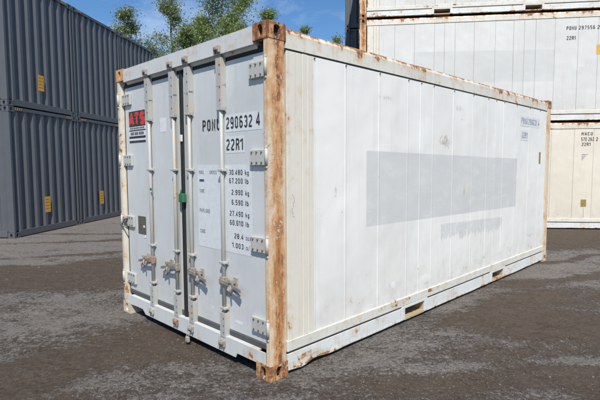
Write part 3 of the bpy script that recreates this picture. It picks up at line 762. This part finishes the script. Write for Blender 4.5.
def doors(root, main):
    YD = .050                                  # face of the door skins
    for side in (1, -1):
        # right door x from -.062 .. -1.150 ; left door mirrored
        def X(q): return -q if side > 0 else -W+q
        def bx(bm, q0, q1, y0, y1, za, zb, bev=.002): box(bm, min(X(q0), X(q1)), max(X(q0), X(q1)), y0, y1, za, zb, bev)
        b = nb(); bx(b, .085, 1.19, YD, YD+.07, .255, 2.398, .003)
        d = obj('door', b, 'door', root)
        b = nb()
        bx(b, .064, .0845, YD+.002, YD+.06, .214, 2.428, 0)
        bx(b, .085, 1.19, YD+.002, YD+.06, 2.3985, 2.45, .002)
        obj('gasket', b, 'gasket', d)
        b = nb(); bx(b, .085, 1.19, YD-.006, YD+.06, .206, .2545, .008)
        obj('gasket', b, 'gasket_grey', d)
        b = nb()
        # pale edging strips near the centre and around the skin
        bx(b, 1.085, 1.165, YD-.010, YD-.0005, .256, 2.397, .003)
        obj('door_edge_strip', b, 'hard', d)
        if side > 0:
            b = nb(); box(b, -1.2375, -1.1905, YD-.014, YD+.05, .210, 2.425, .004); obj('centre_gasket', b, 'gasket', d)
        # lock bars
        for q in (.588, 1.06 if side > 0 else 1.118):
            if side < 0 and q == .588: q = .655
            b = nb(); cyl(b, (X(q), .022, .10), (X(q), .022, 2.50), .0165, 14)
            lb = obj('lock_bar', b, 'hard', d)
            for za, zb, bz in ((2.03, 2.430, (2.10, 2.20, 2.30, 2.37)), (.19, .40, (.235, .29, .35))):
                b = nb()
                bx(b, q-.036, q+.036, .0405, .0495, za, zb, .002)
                bx(b, q-.030, q+.030, .001, .0075, za, zb-.005, .002)
                bx(b, q-.036, q-.0295, .001, .041, za, zb-.005, .001); bx(b, q+.0295, q+.036, .001, .041, za, zb-.005, .001)
                n0 = set(b.faces)
                for zz in bz: cyl(b, (X(q)+.017, .003, zz), (X(q)+.017, -.003, zz), .0055, 8)
                slot(b, n0, 1)
                obj('bar_cover', b, 'hard', lb, ('bolt',))
            for zz in (2.215, 2.03, 1.55, .805, .43):
                b = nb()
                bx(b, q-.036, q+.036, .000, .0497, zz-.011, zz+.011, .004)
                bx(b, q-.036, q+.036, .040, .0497, zz-.020, zz+.020, .002)
                obj('bar_bracket', b, 'hard', lb)
            # cam keeper top and bottom
            for zc, up in ((2.487, 1), (.142, -1)):
                b = nb()
                bx(b, q-.034, q+.034, -.012, .0035, zc-.010, zc+.010, .004)
                bx(b, q-.036, q-.022, -.020, .0035, zc-.026, zc+.030, .004)
                bx(b, q+.022, q+.036, -.020, .0035, zc-.030, zc+.026, .004)
                cyl(b, (X(q), .010, zc-.028), (X(q), .006, zc+.03), .020, 10)
                bx(b, q-.018, q+.03, -.026, -.004, zc-.008, zc+.016, .005)
                obj('cam', b, 'camrust', lb)
            # handle: hub on the bar, flat lever, catch and retainer on the door
            red = main and side < 0 and q < .8
            b = nb(); zh = .655
            dirn = -1 if side > 0 else -1
            bx(b, q-.030, q+.030, -.004, .042, zh-.035, zh+.035, .005)
            bx(b, q-.028, q+.028, -.010, -.004, zh-.020, zh+.020, .004)
            # lever runs towards the hinge side
            def XL(t): return q - t*.92
            pts = [(XL(.02), zh+.012), (XL(.12), zh+.004), (XL(.27), zh-.026), (XL(.275), zh-.052), (XL(.12), zh-.026), (XL(.02), zh-.016)]
            pts = [(X(a), c) for a, c in pts]
            prism(b, pts, 'y', -.008, .002)
            pts = [(XL(.16), zh-.03), (XL(.25), zh-.075), (XL(.245), zh-.10), (XL(.15), zh-.055)]
            prism(b, [(X(a), c) for a, c in pts], 'y', .004, .012)
            obj('handle', b, 'handlered' if red else 'handle', lb)
            b = nb()
            bx(b, XL(.165), XL(.115), .036, .0497, zh-.045, zh+.045, .004)
            bx(b, XL(.148), XL(.132), -.014, .040, zh-.008, zh+.032, .004)
            bx(b, XL(.160), XL(.120), -.018, -.010, zh+.008, zh+.038, .003)
            cyl(b, (X(XL(.14)), -.012, zh-.01), (X(XL(.14)), -.006, zh-.09), .007, 8)
            obj('handle_catch', b, 'camrust', lb)
        # hinges
        for zz in (2.275, 1.645, 1.000, .385):
            b = nb()
            # blade: heavy flat plate with tapered end
            pts = [(X(.245), zz-.058), (X(.245), zz+.058), (X(.03), zz+.058), (X(.03), zz-.058)]
            prism(b, pts if side > 0 else pts[::-1], 'y', .026, .049)
            bmesh.ops.bevel(b, geom=b.edges[:], offset=.004, segments=1, affect='EDGES')
            n0 = set(b.faces)
            for qq in (.105, .160, .215):
                for dz in (-.038, .038):
                    cyl(b, (X(qq), .028, zz+dz), (X(qq), .019, zz+dz), .007, 8)
            slot(b, n0, 1)
            h = obj('hinge', b, 'hinge', d, ('bolt',))
            b = nb(); cyl(b, (X(.026), .002, zz-.060), (X(.026), .002, zz+.060), .0115, 12)
            cyl(b, (X(.026), .002, zz-.076), (X(.026), .002, zz+.078), .007, 10)
            bx(b, .016, .036, -.004, .012, zz-.080, zz-.064, .003); bx(b, .016, .036, -.004, .012, zz+.064, zz+.080, .003)
            obj('hinge_pin', b, 'hinge', h)
    if not main:
        return
    D = [o for o in kids(root) if o.name.startswith('door') and 'header' not in o.name and 'sill' not in o.name]
    rd = [o for o in D if o.data.vertices[0].co.x > -1.2][0]; ldr = [o for o in D if o is not rd][0]
    F = YD-.0008
    def slab(name, m, x0, x1, z0, z1, par, y=F, th=.0006, bev=0):
        b = nb(); box(b, x0, x1, y-th, y, z0, z1, bev); return obj(name, b, m, par)
    # container number
    text_obj('PONU', 'number_marking', 'ink', rd, .094, .255, P_door(-.892, 1.872, F-.0012), bold=.018)
    text_obj('290632', 'number_marking', 'ink', rd, .094, .325, P_door(-.558, 1.872, F-.0012), bold=.018)
    text_obj('4', 'number_marking', 'ink', rd, .100, .048, P_door(-.189, 1.876, F-.0012), bold=.018)
    slab('marking_ground', 'label', -.57, -.12, 1.850, 1.985, rd)
    text_obj('22R1', 'number_marking', 'ink', rd, .092, .215, P_door(-.560, 1.704, F-.0012), bold=.018)
    slab('marking_ground', 'label', -.575, -.33, 1.685, 1.815, rd)
    # weight table
    t = slab('weight_table', 'label', -.985, -.248, .893, 1.592, rd)
    rows = [('MAX. GROSS', '30.480', 'kg', 1.513), (None, '67.200', 'lb', 1.446), ('TARE', '2.990', 'kg', 1.356), (None, '6.590', 'lb', 1.277),
            ('PAYLOAD', '27.490', 'kg', 1.188), (None, '60.610', 'lb', 1.115), ('CUBE', '28.4', 'cu.m.', 1.011), (None, '1.003', 'cu.ft.', .935)]
    for a, bnum, u, z in rows:
        zt = z+.0
        if a:
            if a == 'MAX. GROSS':
                text_obj('MAX.', 'table_text', 'ink', t, .030, .078, P_door(-.958, zt+.003, F-.0012), t=.13)
                text_obj('GROSS', 'table_text', 'ink', t, .030, .10, P_door(-.800, zt+.003, F-.0012), t=.13)
            else:
                text_obj(a, 'table_text', 'ink', t, .032, {'TARE': .075, 'PAYLOAD': .150, 'CUBE': .078}[a], P_door(-.958, zt, F-.0012), t=.13)
        wn = len(bnum)*.0285
        text_obj(bnum, 'table_text', 'ink', t, .042, wn, P_door(-.358-wn, z, F-.0012), bold=.008)
        text_obj(u, 'table_text', 'ink', t, .040, {'kg': .045, 'lb': .04}.get(u, .075), P_door(-.327, z, F-.0012), bold=.008)
    slab('blue_dash', 'blue', -.955, -.885, 1.452, 1.472, t, F-.0012)
    # red and black sticker on the left door
    st = slab('sticker', 'white', -2.268, -1.905, 1.824, 2.150, ldr)
    slab('sticker_ground', 'ink', -2.266, -1.907, 1.990, 2.148, st, F-.0012)
    text_obj('ATS', 'sticker_text', 'red', st, .136, .350, P_door(-2.262, 2.000, F-.0026), gap=.07, t=.30, gw=.86)
    b = nb()
    for z0, z1 in ((1.945, 1.957), (1.870, 1.893), (1.826, 1.848)): box(b, -2.266, -1.907, F-.0020, F-.0014, z0, z1, 0)
    random.seed(3)
    x = -2.25
    while x < -1.93:
        wd = random.uniform(.008, .02); box(b, x, x+wd, F-.0020, F-.0014, 1.965, 1.982, 0); x += wd+random.uniform(.006, .012)
    x = -2.235
    for i in range(12):
        if i in (3, 7): x += .012; continue
        box(b, x, x+.019, F-.0020, F-.0014, 1.904, 1.934, 0); x += .027
    obj('sticker_print', b, 'ink', st)
    slab('sticker', 'white', -1.612, -1.500, 1.905, 2.035, ldr)
    slab('sticker', 'white', -.480, -.385, .326, .352, rd)
    slab('sticker', 'label', -.93, -.81, .36, .435, rd) if False else None
    # data plate
    p = slab('data_plate', 'plate', -2.125, -1.955, .885, 1.070, ldr, F, .003, .001)
    slab('plate_window', 'white', -2.01, -1.972, .955, .978, p, F-.004)
    # small lamp-shaped seals and tags
    b = nb(); box(b, -1.225, -1.145, -.004, .034, 1.262, 1.340, .006); cyl(b, (-1.185, .0, 1.34), (-1.185, .0, 1.375), .006, 8)
    obj('green_tag', b, 'green', rd)
    b = nb(); cyl(b, (-1.735, .003, 1.36), (-1.735, -.006, 1.36), .014, 10); obj('green_seal', b, 'green', ldr)
    b = nb(); box(b, -1.225, -1.185, .022, .034, 1.80, 1.86, .003); obj('paper_tag', b, 'white', rd)
    # door hold-back hook on the left post
    b = nb(); box(b, -W+.06, -W+.12, -.010, .010, 1.000, 1.03, .004); cyl(b, (-W+.10, -.012, 1.03), (-W+.06, -.014, .955), .008, 8); cyl(b, (-W+.02, -.014, .955), (-W+.16, -.014, .945), .007, 8)
    cyl(b, (-W+.11, -.02, 1.035), (-W+.11, .03, 1.035), .02, 10)
    obj('holdback_hook', b, 'handle', ldr)
    # small dark slotted hole, vent cap
    b = nb(); cyl(b, (-1.985, F, .86), (-1.985, F-.004, .86), .014, 12); obj('vent_cap', b, 'white', ldr)
    # padlock hanging from third bar foot
    b = nb(); box(b, -1.088, -1.040, -.050, -.026, .030, .080, .006); cyl(b, (-1.080, -.038, .075), (-1.080, -.030, .125), .005, 8); cyl(b, (-1.048, -.038, .075), (-1.048, -.030, .125), .005, 8); cyl(b, (-1.080, -.030, .123), (-1.048, -.030, .123), .005, 8)
    obj('padlock', b, 'camrust', rd)
    # ochre sticker far end of the long side, pen scribble on the cream strip
    b = nb(); box(b, -.0135, -.0128, 5.585, 5.66, 1.59, 1.77, 0); obj('ochre_sticker', b, 'ochre', root)
    b = nb()
    random.seed(5)
    pz = 1.37; px = .24
    while pz > 1.2:
        qz = pz - random.uniform(.012, .022); qx = .25+random.uniform(-.016, .016)
        cyl(b, (-.0115, px, pz), (-.0115, qx, qz), .0012, 5); pz, px = qz, qx
    obj('pen_scribble', b, 'ink_worn', root)

main = reefer('white container with a rusty corner post and closed doors, alone in mid-yard', MC, MA, True, 'panel', None,
       [('PONU', 4.81, .23, 2.165, .088), ('290632', 5.09, .34, 2.165, .088), ('4', 5.49, .05, 2.165, .088), ('22R1', 4.84, .22, 1.96, .088)], post='post', seam_dark=False)
SG = 'white and cream containers stacked at the right'
SX, SY, SR = 1.50, 11.79, R(-97)
low = reefer('cream container standing on the ground at the bottom of the right-hand stack', (SX, SY, 0), SR, False, 'panel_cream', SG,
       [('MWCU', 5.285, .255, 2.262, .082), ('570', 5.285, .125, 2.128, .09), ('262', 5.445, .125, 2.128, .09), ('2', 5.62, .04, 2.128, .09), ('22R1', 5.30, .20, 2.01, .082)])
mid = reefer('white container with faded grey band, second from the ground in the right-hand stack', (SX, SY, H+.012), SR, False, 'panel_stack', SG,
       [('PONU', 4.86, .22, 2.14, .088), ('297556', 5.13, .36, 2.14, .088), ('2', 5.54, .05, 2.14, .088), ('22R1', 4.87, .20, 1.91, .088)])
top = reefer('topmost white container at right, resting on the faded grey banded one and cut off above', (SX, SY, 2*H+.024), SR, False, 'panel_stack', SG)
def box_on(root, name, m, x0, x1, y0, y1, z0, z1, bev=0):
    b = nb(); box(b, x0, x1, y0, y1, z0, z1, bev); return obj(name, b, m, root)
o = box_on(low, 'ochre_sticker', 'ochre', -.0115, -.0108, 5.33, 5.455, .55, .725)
o = box_on(mid, 'yellow_sticker', 'yellow', -.0115, -.0108, 5.54, 5.72, 1.56, 1.78)
b = nb()
for i in range(4): box(b, -.0115, -.0108, 5.31, 5.31+.13-(i*.03), 1.80-i*.04, 1.815-i*.04, 0)
for i in range(5): box(b, -.0115, -.0108, 5.39+.002*i, 5.40+.002*i, .50-i*.05, .53-i*.05, 0)
b2 = obj('small_print', b, 'ink_worn', low)

# ------------------------------------------------------------------ dark grey corrugated containers
HC, LC = 2.896, 6.058
def corrugate(bm, place, a0, a1, z0, z1, pitch, depth, fr=(.30, .18)):
    """trapezoid wave; place(a, d, z) with d measured inwards"""
    n = max(1, round((a1-a0)/pitch)); p = (a1-a0)/n; pts = []
    f, sl = fr
    for i in range(n):
        s = a0 + i*p
        pts += [(s, depth), (s+p*.5*(1-f-sl)*1.0, depth), (s+p*(.5*(1-f-sl)+sl), 0), (s+p*(.5*(1-f-sl)+sl+f), 0), (s+p*(.5*(1-f-sl)+2*sl+f), depth)]
    pts.append((a1, depth))
    lo = [bm.verts.new(place(a, d, z0)) for a, d in pts]; hi = [bm.verts.new(place(a, d, z1)) for a, d in pts]
    for i in range(len(pts)-1): bm.faces.new((lo[i], lo[i+1], hi[i+1], hi[i]))
def dry(label, loc, rz, group):
    root = thing('shipping_container', label, 'shipping container', loc, rz, group)
    xa, xb, ya, yb = -LC, 0.0, 0.0, W
    for i in (0, 1):
        for j in (0, 1):
            for k in (0, 1):
                b = nb(); casting(b, xb if i == 0 else xa, ya if j == 0 else yb, 0 if k == 0 else HC-.118, 1 if i == 0 else -1, 1 if j == 0 else -1)
                obj('corner_casting', b, 'grey', root, ('inner',))
            x0 = xb if i == 0 else xa; y0 = ya if j == 0 else yb; sx = -1 if i == 0 else 1; sy = 1 if j == 0 else -1
            b = nb(); box(b, min(x0+sx*.005, x0+sx*.155), max(x0+sx*.005, x0+sx*.155), min(y0+sy*.005, y0+sy*.075), max(y0+sy*.005, y0+sy*.075), .118, HC-.118, .008)
            obj('corner_post', b, 'grey', root)
    for x0, sx in ((xb, -1), (xa, 1)):
        b = nb(); box(b, min(x0+sx*.004, x0+sx*.06), max(x0+sx*.004, x0+sx*.06), .178, W-.178, .018, .158, .004); obj('bottom_rail', b, 'grey', root)
        b = nb(); box(b, min(x0+sx*.004, x0+sx*.06), max(x0+sx*.004, x0+sx*.06), .178, W-.178, HC-.085, HC-.008, .004); obj('top_rail', b, 'grey', root)
        b = nb(); corrugate(b, lambda a, d, z, x0=x0, sx=sx: (x0+sx*(.012+d), a, z), .075, W-.075, .156, HC-.08, .27, .050, (.26, .20)); obj('end_wall', b, 'grey', root)
    for y0, sy in ((ya, 1), (yb, -1)):
        b = nb(); box(b, xa+.178, xb-.178, min(y0+sy*.004, y0+sy*.05), max(y0+sy*.004, y0+sy*.05), .018, .158, .004); obj('bottom_rail', b, 'grey', root)
        b = nb(); box(b, xa+.178, xb-.178, min(y0+sy*.004, y0+sy*.06), max(y0+sy*.004, y0+sy*.06), HC-.07, HC-.008, .004); obj('top_rail', b, 'grey', root)
        b = nb(); corrugate(b, lambda a, d, z, y0=y0, sy=sy: (a, y0+sy*(.012+d), z), xa+.155, xb-.155, .156, HC-.066, .278, .036); obj('side_wall', b, 'grey', root)
    b = nb(); box(b, xa+.06, xb-.06, .05, W-.05, HC-.045, HC-.02, .004); obj('roof', b, 'grey', root)
    b = nb(); box(b, xa+.06, xb-.06, .05, W-.05, .12, .16, 0); obj('floor', b, 'inner', root)
    # hazard hatching at both upper ends of the end wall
    for y0 in (.19, W-.19-.24):
        b = nb(); box(b, -.0035, -.003, y0, y0+.24, HC-.078, HC-.018, 0); hs = obj('hazard_stripe', b, 'ink', root)
        b = nb()
        for i in range(4): prism(b, [(y0+.005+i*.06, HC-.076), (y0+.032+i*.06, HC-.076), (y0+.052+i*.06, HC-.020), (y0+.025+i*.06, HC-.020)], 'x', -.0028, -.0022)
        obj('hatch_bars', b, 'grey_hatch', hs)
    return root
def decal(root, y, z0=.52, z1=.85, wd=.20):
    b = nb(); box(b, -.0115, -.009, y, y+wd, z0, z1, 0); d = obj('yellow_sticker', b, 'yellow', root)
    b = nb()
    random.seed(int(y*100))
    for i in range(4):
        zz = z1-.06-i*.075
        x = y+.02
        while x < y+wd-.04:
            ww = random.uniform(.02, .05); box(b, -.0088, -.0080, x, min(x+ww, y+wd-.015), zz-.012, zz, 0); x += ww+.014
    obj('sticker_print', b, 'ink', d)
GG = 'dark grey containers stacked in rows at the left'
g0 = Vector((-6.29, 10.094, 0)); gd = Vector((math.sin(R(7)), math.cos(R(7)), 0))
names = [('grounded dark grey container of the nearest left column, orange sticker on its ribbed end', 'upper dark grey container of the nearest left column, orange sticker on its ribbed end'),
         ('grounded dark grey container of the middle left column, by the white doors', 'dark grey container on top of the middle column of the left-hand stack, no sticker'),
         ('dark grey container on the ground in the farthest left column, hidden behind the white container', 'dark grey container on top of the farthest column at the left, below the trees')]
proto = dry(names[0][0], g0, R(-7), GG)
alls = {}
for c in range(3):
    for r in range(2):
        k = proto if (c, r) == (0, 0) else copy_tree(proto)
        k['label'] = names[c][r]
        k.location = g0 + gd*(c*(W+.035)) + Vector((0, 0, r*(HC+.010))) + Vector((random.uniform(-.012, .012), 0, 0))
        alls[c, r] = k
# dark containers behind the white stack, only their left edge showing
lf = Vector((math.sin(R(97)), math.cos(R(97)), 0))
o0 = Vector((.0965*14.75, 14.75, 0)) + lf*LC
BG = 'dark containers standing behind the white stack'
for r, lab in enumerate(('dark container at ground level behind the right-hand white stack, hidden by it', 'dark container one level up behind the right-hand white stack', 'dark container high behind the white stack, its edge showing left of the rusty post')):
    k = copy_tree(proto); k['label'] = lab; k['group'] = BG; k.location = o0 + Vector((0, 0, r*(HC+.01)))
decal(alls[0, 0], 1.06, .47, .85); decal(alls[0, 1], 1.035, .47, .84); decal(alls[1, 0], 1.0, .47, .85)

# ------------------------------------------------------------------ trees beyond the yard
leafm = [island_mat('leaf_green', [(.095, .15, .025), (.14, .21, .04), (.20, .27, .06), (.32, .37, .17)], .5, .35),
         island_mat('leaf_grey_green', [(.10, .155, .04), (.15, .21, .075), (.23, .28, .14), (.37, .40, .28)], .5, .35)]
M = Mat('bark'); n_ = M.noise(6, 6, .6, st=(1, 1, .3)); mat['bark'] = M.out(M.mix(n_.step(.35, .65), (.16, .14, .11), (.30, .28, .24)), .9, bump=n_, strength=.6, dist=.02)
TG = 'trees beyond the containers'
def tree(label, x, y, h, cr, n_limb, n_leaf, seed, lm=0, cb=.35, lean=(0, 0), leaf=.088, tight=.55):
    rr = random.Random(seed); nr = np.random.default_rng(seed)
    root = thing('tree', label, 'tree', (x, y, -.1), 0, TG)
    b = nb(); tips = []
    def limb(p, d, ln, r, depth):
        segs = 4; q = Vector(p); d = Vector(d).normalized()
        for i in range(segs):
            nd = (d + Vector((rr.uniform(-.22, .22), rr.uniform(-.22, .22), rr.uniform(-.05, .2)))).normalized()
            e = q + nd*ln/segs; r1 = r*(1-.2*(i+1)*.9)
            cyl(b, q, e, r*(1-.2*i*.9), 7 if depth < 1 else 5, max(r1, .008))
            q = e; d = nd
            if depth >= 1: tips.append((q.copy(), .5 if i < 2 else 1))
            if depth < 2 and i >= 1:
                for _ in range(2 if depth == 1 else 1):
                    a = rr.uniform(0, 2*PI); sd_ = Vector((math.cos(a), math.sin(a), rr.uniform(.25, .9)))
                    limb(q, (d*.6+sd_).normalized(), ln*rr.uniform(.32, .5), r*.4, depth+1)
        tips.append((q.copy(), 1))
    q = Vector((0, 0, 0)); segs = 12; r0 = h*.012+.03
    for i in range(segs):
        f = (i+1)/segs
        e = Vector((lean[0]*f*h + rr.uniform(-.1, .1), lean[1]*f*h + rr.uniform(-.1, .1), h*.95*f))
        cyl(b, q, e, r0*(1-f*.9+.9/segs), 9, r0*(1-f*.9)+.01)
        if f > cb:
            k = (f-cb)/(1-cb)
            for _ in range(n_limb):
                a = rr.uniform(0, 2*PI); ln = cr*(1.0-.65*k)*rr.uniform(.6, 1.15)*(.55+.45*min(1, k*4))
                limb(e, (math.cos(a), math.sin(a), rr.uniform(.35, 1.1)), ln, r0*.28*(1-.6*k), 0 if rr.random() < .4 else 1)
        q = e
    tips.append((q.copy(), 1.2))
    obj('trunk', b, 'bark', root)
    T = np.array([t[0][:] for t in tips]); wt = np.array([t[1] for t in tips]); wt = wt*nr.uniform(.15, 1.6, len(wt)); wt /= wt.sum()
    idx = nr.choice(len(T), n_leaf, p=wt)
    sp = nr.uniform(.16, tight, len(T))[idx]
    P = T[idx] + nr.normal(0, 1, (n_leaf, 3))*sp[:, None]*np.array([1, 1, .8])
    u = nr.normal(0, 1, (n_leaf, 3)); u /= np.linalg.norm(u, axis=1, keepdims=True)
    v = np.cross(u, nr.normal(0, 1, (n_leaf, 3))); v /= np.linalg.norm(v, axis=1, keepdims=True)
    s1 = leaf*nr.uniform(.6, 1.25, n_leaf)[:, None]; u = u*s1; v = v*s1*.38
    V = np.stack([P-u, P+v-u*.1, P+u, P-v-u*.1], 1).reshape(-1, 3)
    me = bpy.data.meshes.new('crown'); me.vertices.add(n_leaf*4); me.vertices.foreach_set('co', V.astype(np.float32).ravel())
    me.loops.add(n_leaf*4); me.loops.foreach_set('vertex_index', np.arange(n_leaf*4)); me.polygons.add(n_leaf); me.polygons.foreach_set('loop_start', np.arange(0, n_leaf*4, 4)); me.update(); me.validate()
    me.materials.append(leafm[lm]); o = bpy.data.objects.new('crown', me); col.objects.link(o); o.parent = root
def tx(px, Y): return (px-300)/462.4*Y
def th(py, Y): return CAM_H + (165-py)/462.4*Y
tree('slender leafy tree rising behind the far end of the dark grey stack', tx(131, 34), 34, th(13, 34), 1.7, 3, 10500, 1, 1, .45, tight=.36)
tree('tall thin tree with sparse upper branches, above the white doors', tx(175, 38), 38, th(-4, 38), 2.2, 2, 9500, 2, 1, .45, tight=.36)
tree('low bushy light green tree between the two tall ones', tx(192, 33), 33, th(34, 33), 2.2, 3, 9500, 3, 0, .5, tight=.42)
tree('largest full tree with its crown reaching the top of the picture', tx(225, 36), 36, th(-24, 36), 3.9, 4, 32000, 4, 0, .4, tight=.42)
tree('small bushy tree at the right foot of the largest one', tx(241, 33), 33, th(30, 33), 1.5, 3, 6500, 15, 0, .5, tight=.38)
tree('narrow tree whose tip shows just left of the rusty top corner', tx(270, 36), 36, th(13, 36), 1.2, 2, 4600, 6, 0, .5, tight=.3)
tree('distant tree whose tip peeks over the rusty roof rail', tx(308, 40), 40, th(27, 40), .8, 2, 2600, 7, 0, .5, tight=.26)
tree('distant tree tip against the sky beside the dark stacked container', tx(337, 40), 40, th(37, 40), .9, 2, 2800, 8, 0, .5, tight=.26)
tree('low bushy tree in the gap between the grey stack and the white doors', tx(156, 34), 34, th(43, 34), 1.6, 3, 6500, 9, 1, .45, tight=.42)
